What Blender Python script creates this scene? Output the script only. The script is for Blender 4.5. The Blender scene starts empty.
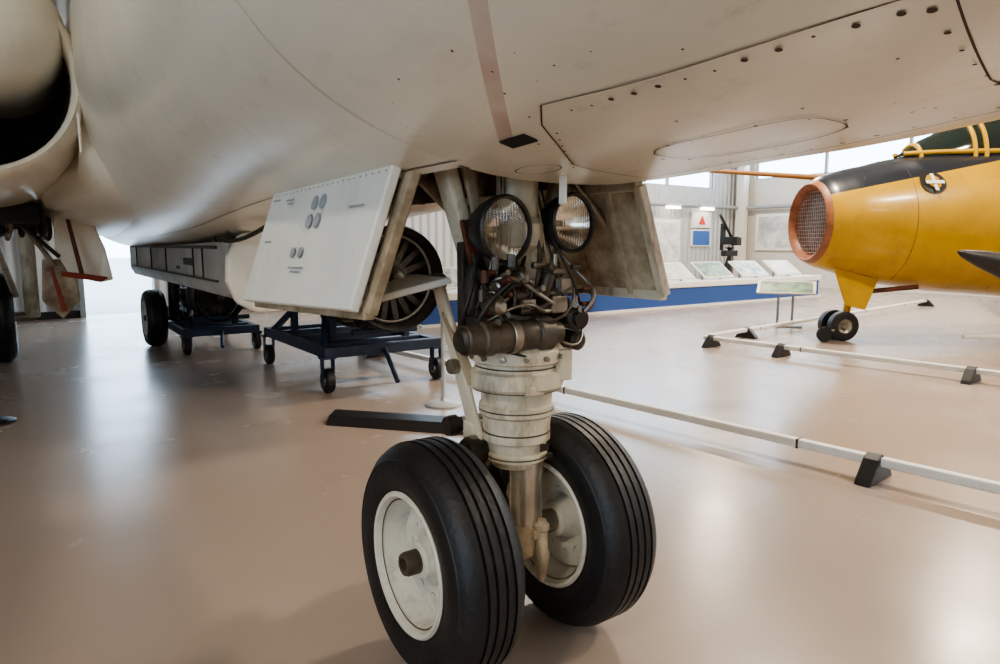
import bpy, bmesh, math, random
from mathutils import Vector, Matrix
random.seed(7)
pi=math.pi
AX=math.radians(-55)
M=Matrix.Translation((.042,1.94,0))@Matrix.Rotation(AX,4,'Z')   # aircraft / hangar frame: x=s (forward), y=l (lateral), z up
COL=bpy.context.scene.collection
try: bpy.context.scene.view_settings.look='AgX - Medium High Contrast'
except Exception as ex: print(ex)

# ---------------------------------------------------------------- materials
def mat(name,col,rough=.5,metal=0,var=0,vscale=3,bump=0,bscale=20,col2=None,spec=.5,coat=0):
    m=bpy.data.materials.new(name); m.use_nodes=True
    nt=m.node_tree; b=nt.nodes['Principled BSDF']
    b.inputs['Base Color'].default_value=(*col,1); b.inputs['Roughness'].default_value=rough
    b.inputs['Metallic'].default_value=metal; b.inputs['Specular IOR Level'].default_value=spec
    b.inputs['Coat Weight'].default_value=coat; b.inputs['Coat Roughness'].default_value=.15
    tc=nt.nodes.new('ShaderNodeTexCoord')
    if var or col2:
        n=nt.nodes.new('ShaderNodeTexNoise'); n.inputs['Scale'].default_value=vscale; n.inputs['Detail'].default_value=8; n.inputs['Roughness'].default_value=.65
        nt.links.new(tc.outputs['Object'],n.inputs['Vector'])
        r=nt.nodes.new('ShaderNodeValToRGB')
        r.color_ramp.elements[0].position=.35; r.color_ramp.elements[1].position=.65
        c2=col2 if col2 else tuple(c*(1-var) for c in col)
        r.color_ramp.elements[0].color=(*c2,1); r.color_ramp.elements[1].color=(*col,1)
        nt.links.new(n.outputs['Fac'],r.inputs['Fac']); nt.links.new(r.outputs['Color'],b.inputs['Base Color'])
    if bump:
        n2=nt.nodes.new('ShaderNodeTexNoise'); n2.inputs['Scale'].default_value=bscale; n2.inputs['Detail'].default_value=5
        nt.links.new(tc.outputs['Object'],n2.inputs['Vector'])
        bp=nt.nodes.new('ShaderNodeBump'); bp.inputs['Strength'].default_value=bump; bp.inputs['Distance'].default_value=.01
        nt.links.new(n2.outputs['Fac'],bp.inputs['Height']); nt.links.new(bp.outputs['Normal'],b.inputs['Normal'])
    return m
def stain(m,col,sc,lo,hi,stretch=(1,1,.35),amt=.85,loc=(3.1,1.7,.4)):
    nt=m.node_tree;b=nt.nodes['Principled BSDF'];src=b.inputs['Base Color'].links[0].from_socket
    tc=nt.nodes.new('ShaderNodeTexCoord');mp=nt.nodes.new('ShaderNodeMapping');mp.inputs['Scale'].default_value=stretch
    mp.inputs['Location'].default_value=loc
    nt.links.new(tc.outputs['Object'],mp.inputs[0])
    n=nt.nodes.new('ShaderNodeTexNoise');n.inputs['Scale'].default_value=sc;n.inputs['Detail'].default_value=9;n.inputs['Roughness'].default_value=.7
    nt.links.new(mp.outputs[0],n.inputs['Vector'])
    mr=nt.nodes.new('ShaderNodeMapRange');mr.inputs[1].default_value=lo;mr.inputs[2].default_value=hi;mr.inputs[4].default_value=amt
    nt.links.new(n.outputs['Fac'],mr.inputs[0])
    mx=nt.nodes.new('ShaderNodeMix');mx.data_type='RGBA';nt.links.new(mr.outputs[0],mx.inputs[0]);nt.links.new(src,mx.inputs[6]);mx.inputs[7].default_value=(*col,1)
    nt.links.new(mx.outputs[2],b.inputs['Base Color'])
def emis(name,col,st):
    m=bpy.data.materials.new(name); m.use_nodes=True
    b=m.node_tree.nodes['Principled BSDF']; b.inputs['Base Color'].default_value=(*col,1)
    b.inputs['Emission Color'].default_value=(*col,1); b.inputs['Emission Strength'].default_value=st
    return m
def wavebump(m,scale,axis='Y',strength=.8,dist=.03):
    nt=m.node_tree;b=nt.nodes['Principled BSDF'];tc=nt.nodes.new('ShaderNodeTexCoord')
    w=nt.nodes.new('ShaderNodeTexWave');w.bands_direction=axis;w.inputs['Scale'].default_value=scale
    nt.links.new(tc.outputs['Object'],w.inputs['Vector'])
    bp=nt.nodes.new('ShaderNodeBump');bp.inputs['Strength'].default_value=strength;bp.inputs['Distance'].default_value=dist
    nt.links.new(w.outputs['Fac'],bp.inputs['Height']);nt.links.new(bp.outputs['Normal'],b.inputs['Normal'])

cream=mat('cream_paint',(.66,.60,.46),.38,0,.2,6,.12,30)
stain(cream,(.15,.075,.04),9,.48,.68,(1,1,.35),.8)
creamd=mat('dirty_cream_paint',(.52,.44,.31),.5,0,0,7,.2,30,col2=(.18,.12,.07))
rimm=mat('rim_paint',(.70,.67,.57),.4,0,.15,9,.1,30)
stain(rimm,(.22,.16,.11),12,.52,.78,(1,1,1),.65)
doorwhite=mat('door_white_paint',(.84,.84,.78),.4,0,.08,3)
stain(doorwhite,(.42,.36,.26),5,.56,.82,(1,1,.4),.5)
tyre=mat('tyre_rubber',(.014,.014,.016),.5,0,.45,9,.25,60)
stain(tyre,(.05,.045,.04),11,.55,.8,(1,1,1),.5)
blackm=mat('black_metal',(.015,.015,.017),.45)
darkm=mat('dark_grey_metal',(.07,.06,.05),.45,.4,.6,14)
steel=mat('steel',(.40,.36,.30),.32,.8,.5,12)
chrome=mat('chrome',(.62,.57,.49),.25,.65,.3,10)
bronze=mat('bronze_paint',(.12,.095,.07),.42,.3,.5,15)
rust=mat('rust_brown',(.15,.045,.018),.6,0,.5,12)
hosem=mat('hose_black',(.022,.02,.018),.5)
blue=mat('trolley_blue',(.018,.032,.065),.5,0,.4,6)
silver=mat('pod_silver',(.48,.47,.43),.42,.3,.3,4)
white=mat('white_paint',(.8,.79,.74),.45,0,.08,5)
railm=mat('rail_white',(.84,.83,.79),.5,0,.1,5);stain(railm,(.35,.30,.25),8,.62,.82,(1,1,1),.5)
greydot=mat('grey_decal',(.36,.39,.42),.5)
darkline=mat('panel_gap',(.075,.05,.035),.7)
faintline=mat('faint_seam',(.50,.44,.34),.6)
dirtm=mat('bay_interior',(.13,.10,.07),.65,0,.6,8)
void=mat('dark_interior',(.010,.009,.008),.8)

fus=mat('fuselage_paint',(.82,.77,.645),.28,0,.12,1.6,.04,6,coat=.3)
stain(fus,(.42,.34,.23),3.2,.56,.85,(.5,1.6,1),.5)
stain(fus,(.26,.19,.12),13,.60,.80,(.6,1,1),.45,(7.7,2.1,.9))
def add_band(m,c0,c1,bandcol):
    nt=m.node_tree;b=nt.nodes['Principled BSDF']
    src=b.inputs['Base Color'].links[0].from_socket
    tc=nt.nodes.new('ShaderNodeTexCoord');sp=nt.nodes.new('ShaderNodeSeparateXYZ');nt.links.new(tc.outputs['Object'],sp.inputs[0])
    def mth(op,a,v,v2=None):
        n=nt.nodes.new('ShaderNodeMath');n.operation=op;nt.links.new(a,n.inputs[0])
        if isinstance(v,(int,float)): n.inputs[1].default_value=v
        else: nt.links.new(v,n.inputs[1])
        return n.outputs[0]
    c=mth('ADD',mth('MULTIPLY',sp.outputs[1],1.13),sp.outputs[0])
    k=mth('MULTIPLY',mth('MULTIPLY',mth('GREATER_THAN',c,c0),mth('LESS_THAN',c,c1)),mth('LESS_THAN',sp.outputs[1],-.36))
    n=nt.nodes.new('ShaderNodeTexNoise');n.inputs['Scale'].default_value=9;nt.links.new(tc.outputs['Object'],n.inputs['Vector'])
    k=mth('MULTIPLY',k,mth('MULTIPLY',n.outputs['Fac'],.95))
    mx=nt.nodes.new('ShaderNodeMix');mx.data_type='RGBA';nt.links.new(k,mx.inputs[0]);nt.links.new(src,mx.inputs[6]);mx.inputs[7].default_value=(*bandcol,1)
    nt.links.new(mx.outputs[2],b.inputs['Base Color'])
add_band(fus,.034,.080,(.36,.15,.12))

# ---------------------------------------------------------------- builders
def finish(name,bm,m,parent=None,smooth=True,frame=False,bevel=0,auto=35):
    me=bpy.data.meshes.new(name)
    bmesh.ops.recalc_face_normals(bm,faces=bm.faces)
    bm.to_mesh(me);bm.free()
    o=bpy.data.objects.new(name,me);COL.objects.link(o)
    if m: 
        for mm in (m if isinstance(m,list) else [m]): me.materials.append(mm)
    for p in me.polygons:p.use_smooth=smooth
    if bevel:
        md=o.modifiers.new('b','BEVEL');md.width=bevel;md.segments=2;md.limit_method='ANGLE'
    if smooth:
        try: me.set_sharp_from_angle(angle=math.radians(auto))
        except Exception: pass
    if parent:o.parent=parent
    elif frame:o.matrix_world=M
    return o
def empty(name,mw=None):
    o=bpy.data.objects.new(name,None);COL.objects.link(o);o.empty_display_size=.1
    o.matrix_world=mw if mw is not None else M
    return o
def basis(axis):
    z=Vector(axis).normalized();x=z.orthogonal().normalized();y=z.cross(x);return x,y,z
def lathe(name,prof,origin,axis,m,parent=None,seg=32,frame=False,auto=35):
    bm=bmesh.new();x,y,z=basis(axis);o=Vector(origin);rings=[]
    for r,h in prof:
        if r<1e-5: rings.append([bm.verts.new(o+z*h)])
        else: rings.append([bm.verts.new(o+z*h+(x*math.cos(2*pi*i/seg)+y*math.sin(2*pi*i/seg))*r) for i in range(seg)])
    for A,B in zip(rings,rings[1:]):
        for i in range(seg):
            j=(i+1)%seg
            a=[A[i%len(A)],A[j%len(A)],B[j%len(B)],B[i%len(B)]]
            u=[]
            for v in a:
                if v not in u:u.append(v)
            if len(u)>2:
                try:bm.faces.new(u)
                except ValueError:pass
    return finish(name,bm,m,parent,True,frame,auto=auto)
def rod(name,a,b,r,m,parent=None,seg=20,r2=None,frame=False):
    a=Vector(a);b=Vector(b);L=(b-a).length;r2=r2 or r;c=min(r,r2,L)*.15
    return lathe(name,[(0,0),(r-c,0),(r,c),(r2,L-c),(r2-c,L),(0,L)],a,b-a,m,parent,seg,frame)
def boxes(name,lst,m,parent=None,frame=False,bevel=0):
    bm=bmesh.new()
    for it in lst:
        c,s=it[0],it[1];R=it[2] if len(it)>2 else Matrix.Identity(4)
        bmesh.ops.create_cube(bm,size=1,matrix=Matrix.Translation(c)@R@Matrix.Diagonal((*s,1)))
    return finish(name,bm,m,parent,False,frame,bevel)
def beam(name,a,b,w,t,m,parent=None,up=(0,0,1),bevel=.004,frame=False):
    a=Vector(a);b=Vector(b);z=(b-a).normalized();x=Vector(up).cross(z)
    if x.length<1e-3:x=Vector((1,0,0)).cross(z)
    x.normalize();y=z.cross(x)
    R=Matrix((x,y,z)).transposed().to_4x4()
    return boxes(name,[((a+b)/2,(w,t,(b-a).length),R)],m,parent,frame,bevel)
def slab(name,pts,th,m,parent=None,frame=False,bevel=.004):
    bm=bmesh.new();P=[Vector(p) for p in pts]
    n=(P[1]-P[0]).cross(P[2]-P[0]).normalized()*th
    A=[bm.verts.new(p) for p in P];B=[bm.verts.new(p+n) for p in P]
    bm.faces.new(A);bm.faces.new(B[::-1])
    for i in range(len(P)):
        j=(i+1)%len(P);bm.faces.new((A[i],B[i],B[j],A[j]))
    return finish(name,bm,m,parent,False,frame,bevel)
def hose(name,pts,r,m,parent=None,frame=False):
    cu=bpy.data.curves.new(name,'CURVE');cu.dimensions='3D';cu.bevel_depth=r;cu.bevel_resolution=3;cu.resolution_u=8;cu.use_fill_caps=True
    s=cu.splines.new('NURBS');s.points.add(len(pts)-1)
    for p,q in zip(s.points,pts):p.co=(*q,1)
    s.use_endpoint_u=True;s.order_u=min(4,len(pts))
    cu.materials.append(m)
    o=bpy.data.objects.new(name,cu);COL.objects.link(o)
    if parent:o.parent=parent
    elif frame:o.matrix_world=M
    return o
def interp(tab,x):
    tab=sorted(tab)
    if x<=tab[0][0]:return tab[0][1:]
    for p,q in zip(tab,tab[1:]):
        if x<=q[0]:
            k=(x-p[0])/(q[0]-p[0]);k=k*k*(3-2*k)*.5+k*.5
            return tuple(u+(v-u)*k for u,v in zip(p[1:],q[1:]))
    return tab[-1][1:]

# ---------------------------------------------------------------- hangar
floorm=mat('epoxy_floor',(.375,.302,.250),.3,0,0,.5,.03,3,col2=(.315,.258,.220))
nt=floorm.node_tree;b=nt.nodes['Principled BSDF'];tc=nt.nodes.new('ShaderNodeTexCoord')
for nd in nt.nodes:
    if nd.type=='VALTORGB': nd.color_ramp.elements[0].position=.15;nd.color_ramp.elements[1].position=.85
stain(floorm,(.18,.15,.13),26,.62,.88,(1,.35,1),.28)
n=nt.nodes.new('ShaderNodeTexNoise');n.inputs['Scale'].default_value=1.6;n.inputs['Detail'].default_value=4;nt.links.new(tc.outputs['Object'],n.inputs['Vector'])
mr=nt.nodes.new('ShaderNodeMapRange');mr.inputs[3].default_value=.17;mr.inputs[4].default_value=.34;nt.links.new(n.outputs['Fac'],mr.inputs[0]);nt.links.new(mr.outputs[0],b.inputs['Roughness'])
corr=mat('corrugated_siding',(.50,.52,.54),.5);wavebump(corr,1.6,'Y',1,.04)
wallm=mat('wall_paint',(.62,.60,.56),.7,0,.06,1)
ceilm=mat('ceiling_paint',(.36,.34,.31),.8)
frame_m=mat('window_frame',(.30,.31,.32),.5)
S0,S1,L0,L1,H=-11.6,13,-9,17.3,7
boxes('floor',[(((S0+S1)/2,(L0+L1)/2,-.05),(S1-S0+.6,L1-L0+.6,.1))],floorm,frame=True)
boxes('ground',[(((S0+S1)/2,(L0+L1)/2,-.16),(160,160,.1))],mat('concrete_apron',(.45,.45,.44),.8,0,.2,.4),frame=True)
boxes('ceiling',[(((S0+S1)/2,(L0+L1)/2,H+.05),(S1-S0+.6,L1-L0+.6,.1))],ceilm,frame=True)
t=.2
def wallseg(axis,pos,a,b,holes):
    res=[]
    def add(u0,u1,z0,z1):
        if u1-u0<1e-3 or z1-z0<1e-3:return
        if axis=='s':res.append(((pos,(u0+u1)/2,(z0+z1)/2),(t,u1-u0,z1-z0)))
        else:res.append((((u0+u1)/2,pos,(z0+z1)/2),(u1-u0,t,z1-z0)))
    us=sorted({a,b}|{h[0] for h in holes}|{h[1] for h in holes})
    for u0,u1 in zip(us,us[1:]):
        z=0
        for h in sorted([h for h in holes if h[0]<=u0+1e-6 and h[1]>=u1-1e-6],key=lambda h:h[2]):
            add(u0,u1,z,h[2]);z=h[3]
        add(u0,u1,z,H)
    return res
boxes('wall_back',wallseg('s',S0-t/2,L0-t,L1+t,[(-.45,.6,0,3.0),(2,16,2.9,5.4)]),corr,frame=True)
boxes('wall_right',wallseg('l',L1+t/2,S0,S1,[(S0+.5,S1-.5,3.2,5.6)]),wallm,frame=True)
boxes('wall_front',[((S1+t/2,(L0+L1)/2,H/2),(t,L1-L0+2*t,H))],wallm,frame=True)
boxes('wall_left',wallseg('l',L0-t/2,S0,S1,[(2,9,1.2,4.4)]),wallm,frame=True)  # out-of-view opening added so daylight brightens the near fuselage side and door
def mull(name,axis,pos,a,b,z0,z1,step):
    L=[];u=a
    while u<=b+.01:
        L.append(((pos,u,(z0+z1)/2),(.08,.07,z1-z0)) if axis=='s' else ((u,pos,(z0+z1)/2),(.07,.08,z1-z0)));u+=step
    for z in (z0,(z0+z1)/2,z1):
        L.append(((pos,(a+b)/2,z),(.08,b-a,.07)) if axis=='s' else (((a+b)/2,pos,z),(b-a,.08,.07)))
    boxes(name,L,frame_m,frame=True)
mull('window_1','s',S0-.1,2,16,2.9,5.4,2)
mull('window_2','l',L1+.1,S0+.5,S1-.5,3.2,5.6,2.2)
mull('added_daylight_window','l',L0-.1,2,9,1.2,4.4,2.33)  # mullions of the opening added in the unseen left wall for its daylight
boxes('trim_3',[((S0-.05,-.49,1.5),(.3,.08,3.0)),((S0-.05,.64,1.5),(.3,.08,3.0)),((S0-.05,.075,3.04),(.3,1.2,.08))],frame_m,frame=True)
boxes('baseboard_back',[((S0+.03,(-.53+L0)/2,.06),(.04,-.53-L0,.12)),((S0+.03,(.68+L1)/2,.06),(.04,L1-.68,.12))],blackm,frame=True)
tr=[]
for s in (-9,-4.5,0,4.5,9):
    tr+=[((s,(L0+L1)/2,6.75),(.12,L1-L0,.1)),((s,(L0+L1)/2,6.15),(.12,L1-L0,.1))]
    l=L0+.6
    while l<L1-.6:
        tr.append(((s,l,6.45),(.06,.06,.6)));l+=1.3
boxes('trim_1',tr,mat('truss_grey',(.5,.5,.48),.6),frame=True)
boxes('trim_2',[((-11.3,17.0,3.5),(.25,.25,7)),((-4,17.1,3.5),(.2,.2,7)),((3,17.1,3.5),(.2,.2,7))],white,frame=True)
lampglow=emis('lamp_glow',(1,.86,.68),12)
for s,l,E in ((-8.5,6,150),(-8.5,12.5,350),(-2.8,6,440),(-2.8,12.5,500),(2.8,-5,190),(2.8,6,420),(2.8,12.5,350),(8.5,-5,90),(8.5,3,150),(8.5,12.5,200),(-2.8,-6,25)):
        e=empty('ceiling_lamp',M@Matrix.Translation((s,l,5.95)))
        lathe('shade',[(.05,.45),(.09,.4),(.1,.25),(.28,.05),(.32,0),(.30,.0),(.27,.05),(.08,.24)],(0,0,0),(0,0,1),white,e,28)
        lathe('diffuser',[(0,.02),(.29,.02)],(0,0,0),(0,0,1),lampglow,e,28)
        rod('stem',(0,0,.42),(0,0,1.05),.02,frame_m,e,8)
        ld=bpy.data.lights.new('lamp_light','AREA');ld.shape='DISK';ld.size=.6;ld.energy=E;ld.color=(1,.86,.69)
        lo=bpy.data.objects.new('lamp_light',ld);COL.objects.link(lo);lo.parent=e;lo.location=(0,0,-.03)

# ---------------------------------------------------------------- aircraft
AC=empty('jet_aircraft')
NEXP=2.5
TAB=[ # s, W, zb, ztop
 (-10.8,.12,2.3,2.7),(-9,.5,1.75,2.95),(-6.5,.85,1.17,3.05),(-4,.9,1.2,3.1),(-2.9,.9,1.24,3.1),(-1.1,.9,1.36,3.1),(.3,.9,1.36,3.1),(.8,.9,1.381,3.1),(1.3,.9,1.422,3.0),(2.5,.8,1.48,2.8),(3.8,.55,1.58,2.45),(4.8,.28,1.72,2.15),(5.3,.03,1.88,1.95)]
def sect(s): return interp(TAB,s)
def fpoint(s,th,off=0):
    W,zb,zt=sect(s);zc=(zb+zt)/2;Hh=(zt-zb)/2
    sn,cs=math.sin(th),math.cos(th);e=2/NEXP
    return Vector((s,W*math.copysign(abs(sn)**e,sn),zc-Hh*math.copysign(abs(cs)**e,cs)))
def fl(s,l,off=.002):
    W,zb,zt=sect(s);zc=(zb+zt)/2;Hh=(zt-zb)/2
    return Vector((s,l,zc-Hh*(1-abs(l/W)**NEXP)**(1/NEXP)-off))
bth=math.asin((.3/.9)**(NEXP/2))
ths=[-bth,-bth*.66,-bth*.33,0,bth*.33,bth*.66,bth]
q=bth+math.radians(2.5)
while q<pi-.02: ths=[-q]+ths+[q]; q+=math.radians(2.5)
ths.append(pi)
stn=sorted(set([-10.8,-10.4,-10,-9.5,-9,-8.5,-8,-7.5,-7,-6.5,-6,-5.5,-5,-4.5,-4,-3.5,-3,-2.6,-2.2,-1.8,-1.4,-1.1,-.8,-.4,0,.2,.35,.5,.65,.8,.95,1.1,1.3,1.5,1.75,2,2.25,2.5,2.9,3.3,3.8,4.1,4.5,4.8,5,5.15,5.3]))
bm=bmesh.new();rings=[[bm.verts.new(fpoint(s,th)) for th in ths] for s in stn]
nn=len(ths);b0=ths.index(-bth);b1=ths.index(bth)
for i in range(len(stn)-1):
    for j in range(nn):
        k=(j+1)%nn
        if -1.1<=stn[i]<.2 and b0<=j<b1:continue
        bm.faces.new((rings[i][j],rings[i][k],rings[i+1][k],rings[i+1][j]))
bm.faces.new(rings[0]);bm.faces.new(rings[-1][::-1])
bmesh.ops.remove_doubles(bm,verts=bm.verts,dist=1e-5)
finish('fuselage',bm,fus,AC,True,auto=60)
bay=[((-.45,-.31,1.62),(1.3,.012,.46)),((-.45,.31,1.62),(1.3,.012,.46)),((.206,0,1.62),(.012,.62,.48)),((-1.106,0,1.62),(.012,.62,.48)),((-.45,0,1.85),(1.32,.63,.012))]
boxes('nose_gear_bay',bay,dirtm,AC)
boxes('bay_ribs',[((s,l,1.6),(.02,.05,.42)) for s in (-.9,-.6,-.3,0) for l in (-.28,.28)]+[((-.45,0,1.78),(1.25,.05,.05))],creamd,AC,bevel=.003)
def gap(name,pts,w=.004,m=darkline,off=.0015):
    bm=bmesh.new();prev=None
    P=[fl(s,l,off) for s,l in pts]
    for i,p in enumerate(P):
        a=P[max(0,i-1)];c=P[min(len(P)-1,i+1)];d=(c-a).normalized();sd=d.cross(Vector((0,0,1))).normalized()*w/2
        cur=(bm.verts.new(p+sd),bm.verts.new(p-sd))
        if prev:bm.faces.new((prev[0],cur[0],cur[1],prev[1]))
        prev=cur
    return finish(name,bm,m,AC,False)
def line(s0,l0,s1,l1,n=24):return [(s0+(s1-s0)*i/n,l0+(l1-l0)*i/n) for i in range(n+1)]
gap('panel_gap',line(.66,-.43,1.25,-.380,30),.0035)
gap('panel_gap',line(1.25,-.380,1.19,-.1)+line(1.19,-.1,1.2,.5),.003)
gap('panel_gap',line(.66,-.43,.60,-.38,8)+line(.60,-.38,.55,-.30,8)+line(.55,-.30,.46,-.18)+line(.46,-.18,.40,.15),.003)
gap('panel_gap',line(1.2,.12,.42,.10),.003)
gap('panel_gap',line(1.25,-.380,1.6,-.37,40),.003)
gap('panel_gap',line(.24,-.34,-1.14,-.34),.006)
gap('panel_gap',line(-1.14,-.34,-5,-.45,40),.005)
gap('panel_seam',line(.10,-.86,.24,-.34),.003,faintline)
gap('panel_seam',line(-1.75,-.87,-1.75,0),.003,faintline)
def oval(cs,cl,rs,rl,ex):
    return [(cs+rs*math.copysign(abs(math.cos(a))**ex,math.cos(a)),cl+rl*math.copysign(abs(math.sin(a))**ex,math.sin(a))) for a in [2*pi*i/48 for i in range(49)]]
gap('access_panel_gap',oval(.81,-.09,.17,.085,.6),.003)
gap('access_panel_gap',oval(.36,-.20,.07,.035,1),.003)
bm=bmesh.new()
def spot(s,l,r):
    p=fl(s,l,.003);x=(fl(s+.01,l,.003)-p).normalized();y=(fl(s,l+.01,.003)-p).normalized()
    bm.faces.new([bm.verts.new(p+(x*math.cos(2*pi*i/12)+y*math.sin(2*pi*i/12))*r) for i in range(12)])
for i in range(12): spot(.70+.045*i,-.395+.0025*i+random.uniform(-.006,.006),random.choice((.0025,.0035,.005)))
for i in range(9): spot(1.22-.006*i,-.35+.055*i,random.choice((.003,.004,.0055)))
for i in range(10): spot(.60+.06*i,.08,random.choice((.003,.004,.005)))
for i in range(12):spot(.81+.185*math.cos(i*.52),-.09+.10*math.sin(i*.52),random.choice((.002,.003,.004)))
for i in range(8): spot(.60-.022*i,-.345+.025*i,.003)
for i in range(8): spot(1.29+random.uniform(0,.3),-.40+random.uniform(0,.5),random.choice((.003,.005)))
for i in range(40): spot(random.uniform(.3,1.2),random.uniform(-.6,.1),random.uniform(.0010,.003))
finish('fasteners',bm,darkline,AC,False)
slab('belly_vent',[fl(.455,-.372,.004),fl(.535,-.372,.004),fl(.535,-.338,.004),fl(.455,-.338,.004)],.003,blackm,AC,bevel=0)
boxes('drain_tab',[((.33,-.10,1.335),(.026,.005,.075))],white,AC,bevel=.002)
for sg in (-1,1):
    c=(-2.5,1.36*sg,2.02)
    lathe('nacelle',[(.40,1.2),(.425,.5),(.445,.12),(.455,.03),(.475,0),(.50,.02),(.525,.1),(.565,.4),(.60,1.0),(.61,2),(.61,3.4),(.55,4.6),(.46,5.6),(.40,6.2),(.36,6.2),(.36,5.6)],c,(-1,0,0),fus,AC,56)
    lathe('intake_duct',[(0,.9),(.42,.9),(.415,.75),(.42,.5),(.44,.1)],c,(-1,0,0),void,AC,40)
    lathe('intake_bullet',[(0,-.20),(.1,-.18),(.2,-.12),(.28,0),(.32,.15),(.33,.8)],(c[0],c[1]-.13*sg,c[2]+.23),(-1,0,0),fus,AC,40)
    slab('intake_splitter',[(-2.42,.895*sg,1.66),(-2.42,.895*sg,1.84),(-2.46,.895*sg,1.86),(-2.46,.895*sg,1.64)],.012,fus,AC)
    bm=bmesh.new();R=[]
    for i,(s,zz) in enumerate([(-2.62,1.62),(-2.9,1.48),(-3.4,1.38),(-4.5,1.32),(-6,1.34),(-7.5,1.6)]):
        q1,q2=(.90,.88) if i<2 else (1.05,1.1)
        R.append([bm.verts.new((s,(.60)*sg,zz-.05)),bm.verts.new((s,(.83)*sg,zz)),bm.verts.new((s,q1*sg,zz+.07)),bm.verts.new((s,q2*sg,zz+.25)),bm.verts.new((s,.75*sg,zz+.5))])
    for A,B in zip(R,R[1:]):
        for j in range(5):bm.faces.new((A[j],A[(j+1)%5],B[(j+1)%5],B[j]))
    bm.faces.new(R[0]);bm.faces.new(R[-1])
    finish('root_fairing',bm,fus,AC,True,auto=80)
    bm=bmesh.new();R=[]
    for l,s0,ch,th in ((1.5,-3.4,3.2,.32),(6.6,-4.6,1.9,.16)):
        rr=[]
        for u,v in ((0,0),(.03,.5),(.12,.9),(.35,1),(.7,.6),(1,.03),(.7,-.5),(.35,-.8),(.12,-.7),(.03,-.4)):
            rr.append(bm.verts.new((s0-u*ch,l*sg,2.32+v*th/2)))
        R.append(rr)
    for j in range(10):bm.faces.new((R[0][j],R[0][(j+1)%10],R[1][(j+1)%10],R[1][j]))
    bm.faces.new(R[0]);bm.faces.new(R[1][::-1])
    finish('wing',bm,fus,AC,True,auto=60)
slab('tail_fin',[(-8.2,-.06,2.9),(-9.6,-.06,5.2),(-10.6,-.06,5.2),(-10.7,-.06,2.6)],.12,fus,AC,bevel=.03)
PW=.25
bm=bmesh.new();R=[]
for s,w,z0,z1 in ((-2.45,PW-.03,.90,1.22),(-2.6,PW,.87,1.22),(-4.5,PW,.87,1.2),(-6.8,PW,.86,1.2),(-7.4,PW-.08,.95,1.2)):
    R.append([bm.verts.new((s,-w,z1)),bm.verts.new((s,-w,z0+.10)),bm.verts.new((s,-w*.85,z0+.03)),bm.verts.new((s,-w*.5,z0)),bm.verts.new((s,w*.5,z0)),bm.verts.new((s,w*.85,z0+.03)),bm.verts.new((s,w,z0+.10)),bm.verts.new((s,w,z1))])
for A,B in zip(R,R[1:]):
    for j in range(8):bm.faces.new((A[j],A[(j+1)%8],B[(j+1)%8],B[j]))
bm.faces.new(R[0]);bm.faces.new(R[-1])
finish('ventral_pack',bm,silver,AC,True,auto=30)
slab('ventral_pack_bulkhead',[(-2.38,-.10,1.29),(-2.38,-.20,1.25),(-2.38,-.26,1.14),(-2.38,-.27,1.0),(-2.38,-.22,.88),(-2.38,-.12,.82),(-2.38,.12,.82),(-2.38,.22,.88),(-2.38,.27,1.0),(-2.38,.26,1.14),(-2.38,.20,1.25),(-2.38,.10,1.29)],.07,fus,AC,bevel=.02)
boxes('pack_hanger',[((s,l,1.25),(.08,.05,.16)) for s in (-2.9,-4.2,-5.8) for l in (-.18,.18)],darkm,AC)
boxes('stencil_plate',[((-3.5,-PW-.002,1.09),(.32,.004,.05)),((-3.9,-PW-.002,1.04),(.12,.004,.02))],blackm,AC)
boxes('pack_rails',[((-4.6,-PW-.005,1.19),(4.0,.014,.02)),((-4.6,-PW-.005,.99),(4.0,.014,.012))]+[((s,-PW-.003,1.09),(.012,.012,.2)) for s in (-3.0,-3.3,-4.4,-5.2,-6.2)],darkm,AC)
hose('pack_hose',[(-2.6,-.24,1.24),(-2.3,-.22,1.2),(-2.0,-.2,1.25),(-1.8,-.15,1.32)],.012,hosem,AC)
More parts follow.
